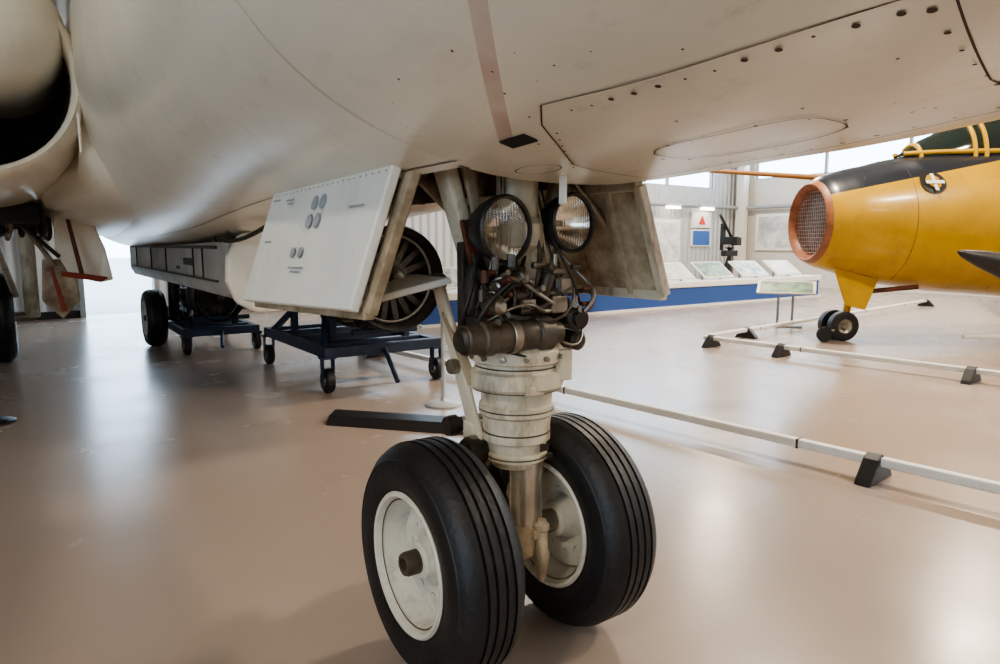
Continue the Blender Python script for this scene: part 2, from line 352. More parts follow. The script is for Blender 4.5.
def wheel(pre,c,axis,R,w,parent):
    kk=R/.335
    g=.006*kk
    prof=[(.185*kk,-w*.36),(.20*kk,-w*.44),(.235*kk,-w*.49),(.265*kk,-w*.5),(.295*kk,-w*.47),(.318*kk,-w*.38),(.329*kk,-w*.29)]
    for x in (-.2,-.07,.07,.2):
        prof+=[(.334*kk,(x-.022)*w),(.334*kk-g,(x-.018)*w),(.334*kk-g,(x+.018)*w),(.334*kk,(x+.022)*w)]
    prof+=[(.329*kk,w*.29),(.318*kk,w*.38),(.295*kk,w*.47),(.265*kk,w*.5),(.235*kk,w*.49),(.20*kk,w*.44),(.185*kk,w*.36)]
    lathe(pre+'tyre',prof,c,axis,tyre,parent,72,auto=40)
    ax=Vector(axis).normalized()
    for sg in (-1,1):
        A=ax*sg
        lathe(pre+'sidewall_ridge',[(.288*kk,w*.475),(.291*kk,w*.487),(.294*kk,w*.470)],c,A,tyre,parent,64)
        lathe(pre+'rim',[(.19*kk,w*.30),(.203*kk,w*.46),(.198*kk,w*.49),(.188*kk,w*.48),(.178*kk,w*.38),(.170*kk,w*.10),(.155*kk,-w*.08),(.13*kk,-w*.12),(.085*kk,-w*.08),(.06*kk,w*.06),(.052*kk,w*.26),(.045*kk,w*.29),(0,w*.29)],c,A,rimm,parent,48)
        lathe(pre+'rim_step',[(.176*kk,w*.40),(.182*kk,w*.405),(.180*kk,w*.39)],c,A,bronze,parent,48)
        lathe(pre+'axle_cap',[(.034*kk,w*.25),(.034*kk,w*.46),(.03*kk,w*.50),(.020*kk,w*.50),(.018*kk,w*.42),(0,w*.42)],c,A,bronze,parent,20)
        x,y,z=basis(A)
        for i in range(10):
            an=2*pi*i/10+.3
            p=Vector(c)+(x*math.cos(an)+y*math.sin(an))*.112*kk-z*w*.104
            lathe(pre+'lightening_hole',[(0,.013),(.010*kk,.013),(.012*kk,.0)],p,z,void,parent,14)
        for i in range(16):
            an=2*pi*i/16
            p=Vector(c)+(x*math.cos(an)+y*math.sin(an))*.152*kk-z*w*.08
            lathe(pre+'bolt',[(.006*kk,0),(.006*kk,.010),(0,.012)],p,z,steel,parent,6)
c=(-7.0,-1.45,.46)
wheel('main_',c,(0,1,0),.46,.26,AC)
rod('main_strut',(c[0],c[1]+.28,.45),(c[0]+.1,c[1]+.28,1.7),.07,cream,AC)
rod('main_axle',c,(c[0],c[1]+.3,.46),.05,steel,AC)
wheel('main_',(-7.35,.02,.34),(0,1,0),.34,.22,AC)
rod('main_axle',(-7.35,0,.34),(-7.35,.26,.34),.04,steel,AC)
rod('main_strut',(-7.35,.24,.3),(-7.2,.24,1.5),.06,darkm,AC)
slab('main_gear_door',[(-4.0,-1.00,1.40),(-4.0,-.78,1.40),(-4.02,-.70,1.18),(-4.05,-.66,.95),(-4.1,-.74,.93),(-4.08,-.92,.98),(-4.05,-1.0,1.15)],.04,fus,AC,bevel=.012)
slab('main_gear_door',[(-4.3,-1.08,1.10),(-4.3,-.90,1.10),(-4.3,-.86,.80),(-4.3,-.98,.66),(-4.3,-1.10,.80)],.04,creamd,AC,bevel=.012)
redp=mat('warning_red',(.30,.05,.03),.5,0,.3,8)
slab('door_web',[(-3.96,-.98,1.02),(-3.96,-.70,.97),(-3.98,-.74,.94),(-3.98,-.98,.985)],.015,redp,AC)
slab('door_web',[(-3.95,-.93,1.38),(-3.95,-.905,1.38),(-3.98,-.84,.98),(-3.98,-.87,.98)],.015,rust,AC)
slab('door_web',[(-4.24,-1.04,1.05),(-4.24,-1.02,1.05),(-4.24,-.95,.72),(-4.24,-.99,.72)],.015,redp,AC)
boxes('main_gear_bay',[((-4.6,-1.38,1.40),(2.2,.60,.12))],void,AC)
for i in range(26):
    s=-3.6-random.random()*1.6;l=-1.02-random.random()*.5
    hose('bay_pipe',[(s,l,1.42),(s-.1,l+.05,1.26),(s-.3,l-.02,1.14+random.random()*.12),(s-.4,l,1.38)],.014,random.choice((steel,hosem,darkm,creamd)),AC)
rod('door_link',(-4.2,-1.2,1.38),(-4.25,-1.0,1.05),.016,steel,AC)
rod('door_link',(-4.0,-1.22,1.38),(-4.05,-.98,1.12),.014,hosem,AC)
rod('door_link',(-5.0,-1.4,1.38),(-6.8,-1.3,.7),.03,cream,AC)

# ---------------------------------------------------------------- nose landing gear
NG=empty('nose_landing_gear')
AS=-.004
for l in (-.270,.212): wheel('nose_',(AS,l,.331),(0,1,0),.331,.205,NG)
rod('axle',(AS,-.33,.335),(AS,.29,.335),.036,steel,NG)
SX=.012
lathe('shock_strut',[(0,1.75),(.06,1.75),(.06,1.28),(.075,1.26),(.075,1.2),(.062,1.18),(.062,1.0),(.085,.985),(.10,.93),(.128,.915),(.135,.905),(.135,.872),(.122,.866),(.122,.846),(.137,.84),(.137,.80),(.13,.79),(.107,.785),(.104,.745),(.112,.74),(.112,.715),(.103,.708),(.098,.66),(.100,.655),(.100,.635),(.090,.63),(.086,.60),(.092,.595),(.092,.577),(.074,.572),(.072,.555),(.05,.552)],(SX,0,0),(0,0,1),cream,NG,48,auto=30)
lathe('piston',[(.050,.57),(.050,.37)],(SX+.026,.016,0),(0,0,1),chrome,NG,32)
lathe('axle_housing',[(.050,.385),(.060,.38),(.064,.36),(.064,.29),(.05,.275),(0,.272)],(SX+.014,.008,0),(0,0,1),creamd,NG,32)
boxes('axle_lug',[((AS+.02,0,.335),(.10,.11,.10))],creamd,NG,bevel=.015)
boxes('tow_bracket',[((.080,.02,.355),(.05,.04,.03))],creamd,NG,bevel=.008)
lathe('tow_lug',[(0,.40),(.013,.40),(.015,.390),(.022,.385),(.022,.372),(.017,.365),(.019,.31),(.024,.30),(.022,.275),(.015,.23),(.009,.21),(0,.208)],(.100,.03,0),(0,0,1),cream,NG,24)
rod('brake_line',(.03,.068,.56),(.035,.072,.38),.006,hosem,NG,10)
for a in range(14):
    an=2*pi*a/14
    lathe('collar_bolt',[(.008,0),(.008,.012),(0,.014)],(SX+.134*math.cos(an),.134*math.sin(an),.888),(math.cos(an),math.sin(an),0),steel,NG,6)
for zz,rr in ((.856,.1235),(.728,.1125),(.587,.0925),(.79,.131),(.66,.101)):
    lathe('dirty_ring',[(rr-.02,-.002),(rr,-.002),(rr,.002),(rr-.02,.002)],(SX,0,zz),(0,0,1),bronze,NG,40)
boxes('drum_plate',[((.12,.085,.86),(.03,.05,.09)),((.135,-.03,.80),(.02,.06,.03))],cream,NG,bevel=.005)
boxes('data_plate',[((.108,.03,.62),(.004,.03,.02)),((.100,.055,.59),(.004,.02,.015))],darkm,NG)
rod('trunnion',(0,-.30,1.52),(0,.30,1.52),.045,creamd,NG)
for sg in (-1,1):
    beam('side_brace',(-.03,.25*sg,1.52),(-.05,.10*sg,1.10),.075,.04,cream,NG,up=(0,1,0),bevel=.01)
    beam('side_brace_web',(.01,.19*sg,1.5),(-.01,.08*sg,1.12),.02,.03,creamd,NG,up=(0,1,0))
    lathe('brace_pin',[(0,-.04),(.028,-.04),(.028,.04),(0,.04)],(-.02,.10*sg,1.11),(1,0,0),steel,NG,16)
slab('rust_stain',[(.0,-.180,1.27),(.0,-.10,1.27),(.0,-.06,1.07),(.0,-.130,1.07)],.016,rust,NG)
rod('drag_strut',(-.02,0,1.15),(-.85,0,1.62),.035,creamd,NG)
boxes('cluster_backplate',[((-.03,-.06,1.09),(.03,.22,.24)),((-.03,.10,1.03),(.03,.12,.14))],darkm,NG,bevel=.006)
lens=bpy.data.materials.new('lens_glass');lens.use_nodes=True
bb=lens.node_tree.nodes['Principled BSDF'];bb.inputs['Transmission Weight'].default_value=1;bb.inputs['Roughness'].default_value=.02;bb.inputs['IOR'].default_value=1.3;bb.inputs['Base Color'].default_value=(.99,.98,.96,1)
wavebump(lens,30,'Y',.3,.003)
refl=mat('lamp_reflector',(.97,.94,.87),.20,1)
fax=Vector((1,.10,.0)).normalized()
for c,k in (((.085,-.100,1.243),.85),((.085,.139,1.264),.80)):
    def P(L):return [(r*k,h*k) for r,h in L]
    lathe('light_housing',P([(0,-.12),(.03,-.12),(.07,-.10),(.096,-.045),(.104,-.01),(.108,0),(.108,.018),(.102,.022),(.096,.018),(.096,0)]),c,fax,blackm,NG,48)
    lathe('light_reflector',P([(0,-.085),(.03,-.078),(.06,-.055),(.082,-.022),(.096,.002)]),c,fax,refl,NG,48)
    lathe('light_lens',P([(0,.016),(.05,.013),(.096,.006),(.096,.002),(.05,.009),(0,.012)]),c,fax,lens,NG,48)
    lathe('light_ring',P([(.098,.020),(.104,.024),(.109,.018)]),c,fax,darkm,NG,48)
    rod('light_bulb',Vector(c)-fax*.07,Vector(c)-fax*.03,.010,steel,NG,12)
    beam('light_bracket',(.03,c[1],1.15),(SX,c[1]*.3,1.08),.03,.012,darkm,NG)
    beam('light_bracket',(-.02,c[1],1.27),(SX,c[1]*.3,1.30),.04,.03,darkm,NG)
boxes('valve_block',[((.08,.085,1.085),(.07,.09,.05)),((.10,.07,1.035),(.05,.06,.05)),((.06,-.11,1.06),(.05,.07,.07)),((.07,.10,1.125),(.03,.05,.02)),((.11,-.04,1.04),(.03,.05,.03))],steel,NG,bevel=.006)
boxes('valve_block_dark',[((.07,0,1.03),(.06,.10,.05)),((-.02,-.12,1.0),(.1,.06,.07)),((.03,.13,1.0),(.06,.07,.09)),((.06,-.05,1.12),(.06,.05,.05)),((.05,-.16,.98),(.05,.05,.06))],darkm,NG,bevel=.006)
lathe('valve_body',[(0,-.05),(.016,-.05),(.02,-.045),(.02,.03),(.026,.035),(.026,.05),(0,.055)],(.10,-.09,1.10),(0,1,.3),steel,NG,20)
lathe('valve_body',[(0,-.04),(.014,-.04),(.018,-.03),(.018,.03),(0,.04)],(.11,.03,1.09),(0,.4,1),bronze,NG,20)
lathe('valve_body',[(0,-.03),(.018,-.03),(.022,-.02),(.022,.02),(.012,.03),(0,.03)],(.12,-.15,1.04),(1,.2,0),steel,NG,20)
lathe('steering_actuator',[(0,-.25),(.036,-.25),(.040,-.245),(.040,-.20),(.047,-.195),(.047,-.165),(.042,-.16),(.042,-.02),(.05,-.015),(.05,.03),(.032,.035),(.032,.07),(0,.07)],(.115,0,.955),(0,1,0),bronze,NG,32)
lathe('actuator_clamp',[(.044,-.11),(.047,-.108),(.047,-.085),(.044,-.083)],(.115,0,.955),(0,1,0),steel,NG,32)
lathe('actuator_cap',[(.036,-.252),(.028,-.262),(0,-.264)],(.115,0,.955),(0,1,0),darkm,NG,32)
lathe('swivel_joint',[(0,.05),(.02,.05),(.022,.03),(.034,.025),(.036,-.03),(.02,-.035),(0,-.035)],(.10,.145,.99),(1,-.3,0),darkm,NG,24)
lathe('swivel_joint',[(0,.03),(.018,.03),(.03,.02),(.03,-.04),(0,-.04)],(.07,.17,.92),(1,0,0),bronze,NG,24)
lathe('accumulator',[(0,.16),(.02,.15),(.03,.13),(.03,.03),(.02,.01),(0,0)],(.0,-.15,1.0),(0,.15,1),darkm,NG,24)
hose('hose_loop',[(.09,.13,1.06),(.11,.20,1.08),(.10,.24,1.04),(.08,.2,.99),(.08,.15,1.0)],.007,hosem,NG)
for i in range(40):
    s=.08+.05*random.random();l=random.uniform(-.18,.16);z=random.uniform(.99,1.15);d=random.choice(((0,.03,0),(0,0,.035),(.03,0,.01)))
    rod('fitting',(s,l,z),(s+d[0],l+d[1],z+d[2]),random.uniform(.006,.012),random.choice((steel,bronze,rust,steel)),NG,random.choice((6,12)))
hs=[[(.10,-.20,.99),(.15,-.19,1.06),(.13,-.10,1.12),(.08,-.04,1.10),(.06,0,1.2)],
[(.10,-.16,1.0),(.16,-.13,1.04),(.16,-.04,1.06),(.12,.02,1.0),(.1,.06,1.05)],
[(.06,.02,1.25),(.10,.03,1.18),(.12,.01,1.10),(.10,-.05,1.02)],
[(.05,.06,1.3),(.10,.06,1.2),(.12,.12,1.12),(.12,.15,1.03)],
[(.12,.15,1.0),(.16,.19,1.05),(.1,.2,1.10),(.04,.14,1.16),(.02,.1,1.25)],
[(.13,-.02,1.0),(.18,.03,.98),(.17,.09,1.03),(.12,.12,1.08)],
[(.0,-.2,.95),(.08,-.22,1.02),(.09,-.19,1.12),(.02,-.14,1.17)],
[(.12,.06,.94),(.16,.10,.90),(.14,.15,.92),(.1,.17,.97)],
[(-.03,-.13,1.2),(.05,-.17,1.14),(.08,-.14,1.06),(.1,-.1,1.0)],
[(.08,.1,.90),(.15,.05,.88),(.15,-.06,.89),(.1,-.12,.92)]]
for i in range(8):
    a=random.uniform(-.18,.15);b_=random.uniform(-.18,.15)
    hs.append([(.05,a,random.uniform(1.0,1.16)),(.12,a,random.uniform(1.0,1.16)),(.13,(a+b_)/2,random.uniform(.98,1.14)),(.12,b_,random.uniform(.98,1.12)),(.05,b_,random.uniform(.98,1.1))])
for i,h in enumerate(hs): hose('hydraulic_line',h,.0038 if i%2 else .006,(hosem,steel,bronze)[i%3],NG)
for i in range(10):
    l=-.14+.03*i
    hose('wire',[(.03,l*.5,1.40),(.06+random.uniform(-.03,.03),l*.6,1.25),(.06,l,1.15),(.07+random.uniform(-.02,.04),l,1.03)],.003,random.choice((hosem,creamd,steel)),NG)
beam('torque_arm',(-.22,-.13,1.09),(-.05,-.095,.62),.055,.018,cream,NG,up=(0,1,0),bevel=.006)
beam('torque_arm_edge',(-.19,-.12,1.0),(-.04,-.12,.80),.015,.03,creamd,NG,up=(0,1,0))
for p in ((-.22,-.13,1.09),(-.13,-.115,.84),(-.05,-.10,.62)):
    lathe('pivot_bolt',[(0,-.03),(.022,-.03),(.024,-.02),(.024,.02),(0,.02)],p,(0,1,0),steel,NG,16)
beam('upper_scissor',(-.06,-.04,.64),(-.22,-.04,.63),.05,.03,creamd,NG,up=(0,1,0),bevel=.006)
beam('upper_scissor',(-.06,.04,.64),(-.22,.04,.63),.05,.03,creamd,NG,up=(0,1,0),bevel=.006)
beam('lower_scissor',(-.22,0,.63),(-.07,0,.38),.05,.05,darkm,NG,up=(0,1,0),bevel=.006)
rod('scissor_pin',(-.22,-.08,.63),(-.22,.08,.63),.025,darkm,NG,16)
lathe('scissor_nut',[(0,-.105),(.03,-.105),(.034,-.09),(.034,-.07),(0,-.07)],(-.22,0,.63),(0,1,0),darkm,NG,16)
lathe('link_bearing',[(0,-.03),(.04,-.03),(.045,-.02),(.045,.02),(.04,.03),(0,.03)],(-.05,-.11,.595),(0,1,0),darkm,NG,24)
boxes('strut_lug',[((-.08,-.09,.65),(.06,.05,.06)),((-.10,0,.64),(.06,.12,.05))],cream,NG,bevel=.01)
ld=[(.0,-.345,1.42),(-1.09,-.32,1.415),(-1.07,-.47,.985),(-.10,-.44,1.02)]
slab('gear_door',ld,.03,doorwhite,NG,bevel=.006)
dn=(Vector(ld[1])-Vector(ld[0])).cross(Vector(ld[2])-Vector(ld[0])).normalized()
def dp(u,v,o=0):
    A=Vector(ld[0]).lerp(Vector(ld[1]),u);B=Vector(ld[3]).lerp(Vector(ld[2]),u)
    return A.lerp(B,v)+Vector((0,-1,0))*o
outn=dn if dn.y<0 else -dn
oo=.030 if dn.y<0 else 0
for u,v in ((.50,.22),(.43,.22),(.51,.36),(.44,.36),(.58,.60),(.51,.60)):
    lathe('door_dot',[(0,.002),(.024 if v<.5 else .018,.002),(.024 if v<.5 else .018,-.002)],dp(u,v)+outn*oo,outn,greydot,NG,24)
for u0,u1,v in ((.72,.80,.16),(.72,.78,.19),(.85,.92,.5),(.44,.58,.72),(.46,.55,.75),(.1,.2,.3),(.88,.96,.14)):
    a=dp(u0,v)+outn*(oo+.0015);b_=dp(u1,v)+outn*(oo+.0015)
    beam('door_stencil',a,b_,.001,.006,greydot,NG,up=(0,0,1),bevel=0)
for i in range(24):
    p=dp(.02+.04*i,.10)+outn*(oo+.002);lathe('door_screw',[(.003,0),(0,.002)],p,outn,darkm,NG,6)
off=(Vector((0,.03,0)))
beam('door_rim',Vector(ld[0])+off,Vector(ld[3])+off,.03,.05,creamd,NG,up=(1,0,0))
beam('door_rim',Vector(ld[3])+off,Vector(ld[2])+off,.03,.04,creamd,NG,up=(0,0,1))
for u in (.25,.5,.75): beam('door_rib',dp(u,.05,-.04),dp(u,.95,-.04),.03,.04,creamd,NG,up=(1,0,0))
rd=[(.2,.31,1.37),(-.85,.31,1.37),(-.85,.43,1.05),(.2,.43,1.05)]
slab('gear_door.001',rd,.02,creamd,NG,bevel=.005)
for a,b_ in ((0,1),(1,2),(2,3),(3,0)):
    beam('door_rim',Vector(rd[a])+Vector((0,-.015,0)),Vector(rd[b_])+Vector((0,-.015,0)),.03,.03,cream,NG)
for u in (.12,.3,.55,.8):
    A=Vector(rd[0]).lerp(Vector(rd[1]),u);B=Vector(rd[3]).lerp(Vector(rd[2]),u)
    beam('door_rib',A+Vector((0,-.015,0)),B+Vector((0,-.015,0)),.03,.025,creamd,NG,up=(1,0,0))
slab('door_tie_plate',[(-.12,-.44,1.03),(-.10,-.15,1.09),(-.30,-.15,1.09),(-.34,-.44,1.03)],.02,white,NG,bevel=.005)
rod('door_actuator',(.05,.1,1.45),(.02,.36,1.25),.014,steel,NG)
rod('door_actuator',(-.2,-.1,1.5),(-.25,-.38,1.2),.016,steel,NG)

# ---------------------------------------------------------------- engine on trolley
def engine(name,s,l,z,R,L):
    e=empty(name,M@Matrix.Translation((s,l,0)))
    k=R/.42
    lathe('casing',[(.34*k,.25),(.39*k,.05),(.41*k,0),(.42*k,.03),(.40*k,.12),(.37*k,.2),(.36*k,.5),(.40*k,.52),(.40*k,.56),(.33*k,.6),(.31*k,1.0),(.36*k,1.02),(.36*k,1.06),(.30*k,1.1),(.30*k,1.5),(.38*k,1.55),(.38*k,1.75),(.30*k,1.9),(.24*k,L),(.2*k,L)],(0,0,z),(-1,0,0),darkm,e,48)
    lathe('inlet_face',[(.35*k,.22),(.13*k,.18)],(0,0,z),(-1,0,0),void,e,40)
    lathe('spinner',[(0,-.05),(.05*k,-.03),(.1*k,.06),(.13*k,.2)],(0,0,z),(-1,0,0),darkm,e,32)
    lathe('inlet_lip',[(.395*k,.02),(.41*k,-.015),(.425*k,.02),(.42*k,.08)],(0,0,z),(-1,0,0),blackm,e,48)
    lathe('inlet_ring',[(.34*k,.10),(.35*k,.08),(.36*k,.10)],(0,0,z),(-1,0,0),silver,e,48)
    for i in range(18):
        a=2*pi*i/18;ca,sa=math.cos(a),math.sin(a)
        beam('inlet_vane',(-.16,.12*k*ca,z+.12*k*sa),(-.16,.36*k*ca,z+.36*k*sa),.05,.008,darkm,e,up=(1,0,0),bevel=0)
    for i in range(9):
        a=2*pi*i/9;r=.40*k
        hose('engine_pipe',[(-.55,r*math.cos(a)*.95,z+r*math.sin(a)*.95),(-.7,r*math.cos(a)*1.08,z+r*math.sin(a)*1.08),(-1.3,r*math.cos(a+.3)*1.05,z+r*math.sin(a+.3)*1.05),(-1.55,r*math.cos(a+.3)*.9,z+r*math.sin(a+.3)*.9)],.014,random.choice((steel,bronze,silver)),e)
    boxes('gearbox',[((-.8,.05,z-.38*k),(.5,.3,.14)),((-1.2,-.1,z-.34*k),(.2,.18,.16))],darkm,e,bevel=.02)
    for i in range(22):
        a=-pi/2+random.uniform(-1.5,1.3);s_=-.4-random.random()*1.3;r=.40*k
        boxes('engine_accessory',[((s_,r*math.cos(a),z+r*math.sin(a)),(random.uniform(.06,.16),.09,random.uniform(.05,.12)))],random.choice((darkm,steel,bronze)),e,bevel=.01)
    return e
engine('jet_engine',-3.35,1.28,.93,.43,2.3)
def trolley(name,s0,s1,l0,l1,zb,zt,m):
    e=empty(name,M)
    B=[]
    for l in (l0,l1):B.append((((s0+s1)/2,l,zb),(s0-s1,.07,.09)))
    for s in (s0,(s0+s1)/2,s1):B.append(((s,(l0+l1)/2,zb),(.07,l1-l0+.07,.09)))
    lm=(l0+l1)/2
    for s in (s0-.3,s1+.35):
        for l in (l0+.16,l1-.16):B.append(((s,l,(zb+zt)/2),(.07,.06,zt-zb)))
        B.append(((s,lm,zt),(.08,l1-l0-.25,.07)));B.append(((s,lm,zb),(.09,l1-l0,.09)))
    B.append(((s0+.02,lm,zb+.15),(.05,.6,.05)))
    boxes('trolley_frame',B,m,e,bevel=.008)
    beam('trolley_brace',(s0-.1,l0,zb),(s0-.45,l0+.16,zt),.05,.05,m,e)
    beam('trolley_brace',(s1+.1,l0,zb),(s1+.4,l0+.16,zt),.05,.05,m,e)
    for s in (s0,s1):
        for l in (l0,l1):
            rod('caster_wheel',(s,l-.035,.10),(s,l+.035,.10),.10,tyre,e,28)
            rod('caster_hub',(s,l-.042,.10),(s,l+.042,.10),.045,steel,e,16)
            slab('caster_fork',[(s-.04,l-.05,zb-.03),(s+.04,l-.05,zb-.03),(s+.02,l-.05,.08),(s-.02,l-.05,.08)],.012,m,e)
            slab('caster_fork',[(s-.04,l+.04,zb-.03),(s+.04,l+.04,zb-.03),(s+.02,l+.04,.08),(s-.02,l+.04,.08)],.012,m,e)
            boxes('caster_plate',[((s,l,zb-.04),(.1,.12,.02))],m,e)
    rod('tow_bar',(s0,lm,zb),(s0+.45,lm-.1,.12),.02,m,e)
    return e
trolley('engine_trolley',-3.65,-5.3,.78,1.8,.33,.60,blue)
engine('jet_engine',-6.3,.55,.62,.27,1.9)
trolley('engine_trolley',-6.4,-8.0,.2,.95,.24,.36,blue)

# ---------------------------------------------------------------- floor rails
def rail(name,p0,p1,feet,r=.0):
    e=empty(name,Matrix.Identity(4))
    a=Vector((*p0,.105));b_=Vector((*p1,.105));d=(b_-a).normalized();sd=Vector((-d.y,d.x,0))
    beam('rail_bar',a,b_,.055,.05,railm,e,bevel=.012)
    L=(b_-a).length
    for u in feet:
        c=a+d*u;c.z=0
        pts=[(-.15,0),(.15,0),(.13,.03),(.05,.12),(.0,.145),(-.05,.12),(-.13,.03)]
        slab('rail_foot',[c-d*.04+sd*x+Vector((0,0,z)) for x,z in pts],.08,blackm,e,bevel=.008)
    j=1.2
    while j<L:
        beam('rail_joint',a+d*j,a+d*(j+.012),.058,.053,darkm,e,bevel=0);j+=1.8
rail('floor_barrier_rail',(-1.44,7.28),(3.6,1.35),(.15,2.6,5.20,7.4))
rail('floor_barrier_rail',(2.46,7.95),(5.9,3.6),(.1,.98,2.75,4.6))
rail('floor_barrier_rail',(2.55,8.05),(8.6,13.35),(.9,3.4,7.9))
rail('floor_barrier_rail',(5.6,8.0),(9.0,8.0),(1.2,3))
e=empty('cable_ramp',Matrix.Identity(4))
bm=bmesh.new()
V=[bm.verts.new(p) for p in ((-1.17,4.36,0),(-1.17,4.64,0),(-1.17,4.62,.05),(-1.17,4.45,.05),(.05,4.05,0),(.05,4.35,0),(.05,4.33,.05),(.05,4.15,.05))]
for f in ((0,1,2,3),(4,5,6,7),(0,4,5,1),(1,5,6,2),(2,6,7,3),(3,7,4,0)):bm.faces.new([V[i] for i in f])
finish('ramp_block',bm,blackm,e,False,bevel=.006)
def stanchion(x,y,m1,h=.62):
    e=empty('stanchion_post',Matrix.Translation((x,y,0)))
    lathe('post_base',[(0,0),(.14,0),(.14,.012),(.12,.022),(.03,.035),(.014,.05),(.014,h),(.018,h+.01),(.018,h+.03),(0,h+.04)],(0,0,0),(0,0,1),m1,e,32)
stanchion(-.43,4.95,mat('stanchion_grey',(.5,.5,.48),.4,.2,.1,5))
stanchion(-3.46,4.42,blackm,.9)

# ---------------------------------------------------------------- display plinth & panels
bluew=mat('plinth_blue',(.02,.07,.26),.5)
pan=mat('display_picture',(.75,.78,.76),.35,0,0,5,col2=(.12,.22,.26))
pan2=mat('display_picture_b',(.85,.84,.8),.35,0,0,4,col2=(.5,.52,.5))
pan3=mat('display_picture_c',(.35,.5,.3),.35,0,0,6,col2=(.08,.12,.16))
PL=empty('display_plinth')
boxes('plinth_base',[((-7.3,8.8,.19),(.5,10.6,.38))],bluew,PL,bevel=.01)
boxes('plinth_kerb',[((-7.28,8.8,.02),(.6,10.7,.04))],white,PL)
boxes('plinth_top',[((-7.3,8.8,.44),(.56,10.7,.12))],white,PL,bevel=.02)
l=4.2;i=0
while l<13.6:
    w=.95;R=Matrix.Rotation(math.radians(38),4,'Y')
    boxes('display_panel',[((-7.3,l,.70),(.5,w,.025),R)],white,PL,bevel=.004)
    boxes('display_print',[((-7.290,l,.716),(.42,w-.1,.006),R)],(pan,pan2,pan3)[i%3],PL)
    boxes('panel_leg',[((-7.32,l-.3,.55),(.04,.04,.28)),((-7.32,l+.3,.55),(.04,.04,.28))],frame_m,PL)
    l+=1.25;i+=1
LC=empty('information_lectern',Matrix.Translation((4.25,9.9,0))@Matrix.Rotation(math.radians(-25),4,'Z'))
boxes('lectern_base',[((0,0,.015),(.5,.35,.03))],frame_m,LC,bevel=.005)
boxes('lectern_posts',[((-.1,0,.28),(.035,.035,.52)),((.1,0,.28),(.035,.035,.52))],frame_m,LC)
R=Matrix.Rotation(math.radians(22),4,'X')
boxes('lectern_panel',[((0,0,.58),(.8,.42,.025),R)],white,LC,bevel=.004)
boxes('lectern_print',[((0,-.008,.594),(.72,.35,.006),R)],pan3,LC)
def poster(name,c,sz,m):
    e=empty(name,M@Matrix.Translation(c))
    boxes('poster_board',[((0,0,0),sz)],white,e,bevel=.004)
    th=[sz[0],sz[1],sz[2]*.85];k=0 if sz[0]<sz[1] else 1
    th[1-k]=sz[1-k]*.85;th[k]=.01
    off=[0,0,0];off[k]=(.03 if k==0 else -.03)
    boxes('poster_print',[(off,th)],m,e)
    return e
pg=mat('poster_grey_plane',(.80,.80,.77),.4,0,0,1.6,col2=(.28,.30,.31))
poster('wall_poster',(S0+.04,15.4,1.42),(.05,.9,.5),mat('poster_blue',(.04,.12,.4),.5))
e=poster('wall_sign',(S0+.04,15.4,1.95),(.05,.9,.46),mat('sign_white',(.8,.78,.74),.5))
slab('sign_triangle',[(.042,-.16,-.13),(.042,.16,-.13),(.042,0,.15)],.006,mat('sign_red',(.55,.06,.04),.5),e,bevel=0)
poster('wall_poster',(S0+.04,13.9,1.3),(.05,1.1,1.3),pan2)
poster('wall_poster',(-10.2,L1-.04,1.6),(1.5,.05,1.1),pg)
poster('wall_poster',(-8.2,L1-.04,1.6),(1.7,.05,1.1),pg)
poster('wall_poster',(-5.9,L1-.04,1.5),(1.2,.05,.9),pg)
poster('wall_poster',(S0+.04,11.8,1.5),(.05,1.6,1.0),pan2)
e=empty('wall_pipe')
rod('pipe',(S0+.2,6,2.35),(S0+.2,17,2.35),.06,frame_m,e)
rod('pipe',(S0+.3,17.1,2.35),(6,17.1,2.35),.06,frame_m,e)
spg=emis('wall_lamp_glow',(1,.9,.75),14)
for s_,l_,ax_ in ((S0+.25,15.4,0),(S0+.25,13.9,0),(-9.2,L1-.25,1)):
    e=empty('wall_lamp',M@Matrix.Translation((s_,l_,2.27)))
    boxes('lamp_body',[((0,0,.06),(.12,.6,.05) if ax_==0 else (.6,.12,.05))],white,e,bevel=.01)
    boxes('lamp_tube',[((0,0,0),(.08,.54,.06) if ax_==0 else (.54,.08,.06))],spg,e)
MG=empty('machine_gun_exhibit',M@Matrix.Translation((-9.2,13.6,0)))
lathe('pedestal',[(0,0),(.35,0),(.35,.04),(.06,.1),(.05,1.1),(.12,1.15),(0,1.16)],(0,0,0),(0,0,1),blackm,MG,24)
boxes('gun_body',[((0,0,1.32),(.5,.12,.2)),((-.25,0,1.2),(.08,.06,.25)),((.1,.12,1.3),(.22,.14,.2)),((0,-.3,1.5),(.1,.1,.5)),((0,.0,1.0),(.15,.5,.15))],blackm,MG,bevel=.01)
rod('gun_barrel',(0,.1,1.36),(.2,-.7,1.95),.035,blackm,MG)
beam('gun_stay',(-.3,0,.05),(0,0,1.0),.05,.05,blackm,MG)

# ---------------------------------------------------------------- yellow jet
YC=(.58,.34,.018)
ym=mat('yellow_paint',YC,.34,0,.2,2,coat=.25)
stain(ym,(.26,.12,.02),4,.54,.85,(1,1,.6),.6)
stain(ym,(.55,.40,.20),18,.64,.78,(1,1,.6),.5,(5,5,2))
nt=ym.node_tree;b=nt.nodes['Principled BSDF'];src=b.inputs['Base Color'].links[0].from_socket
tc=nt.nodes.new('ShaderNodeTexCoord');sp=nt.nodes.new('ShaderNodeSeparateXYZ');nt.links.new(tc.outputs['Object'],sp.inputs[0])
mm=nt.nodes.new('ShaderNodeMath');mm.operation='MULTIPLY_ADD';nt.links.new(sp.outputs[0],mm.inputs[0]);mm.inputs[1].default_value=-.20;mm.inputs[2].default_value=-1.80
m2=nt.nodes.new('ShaderNodeMath');m2.operation='ADD';nt.links.new(sp.outputs[2],m2.inputs[0]);nt.links.new(mm.outputs[0],m2.inputs[1])
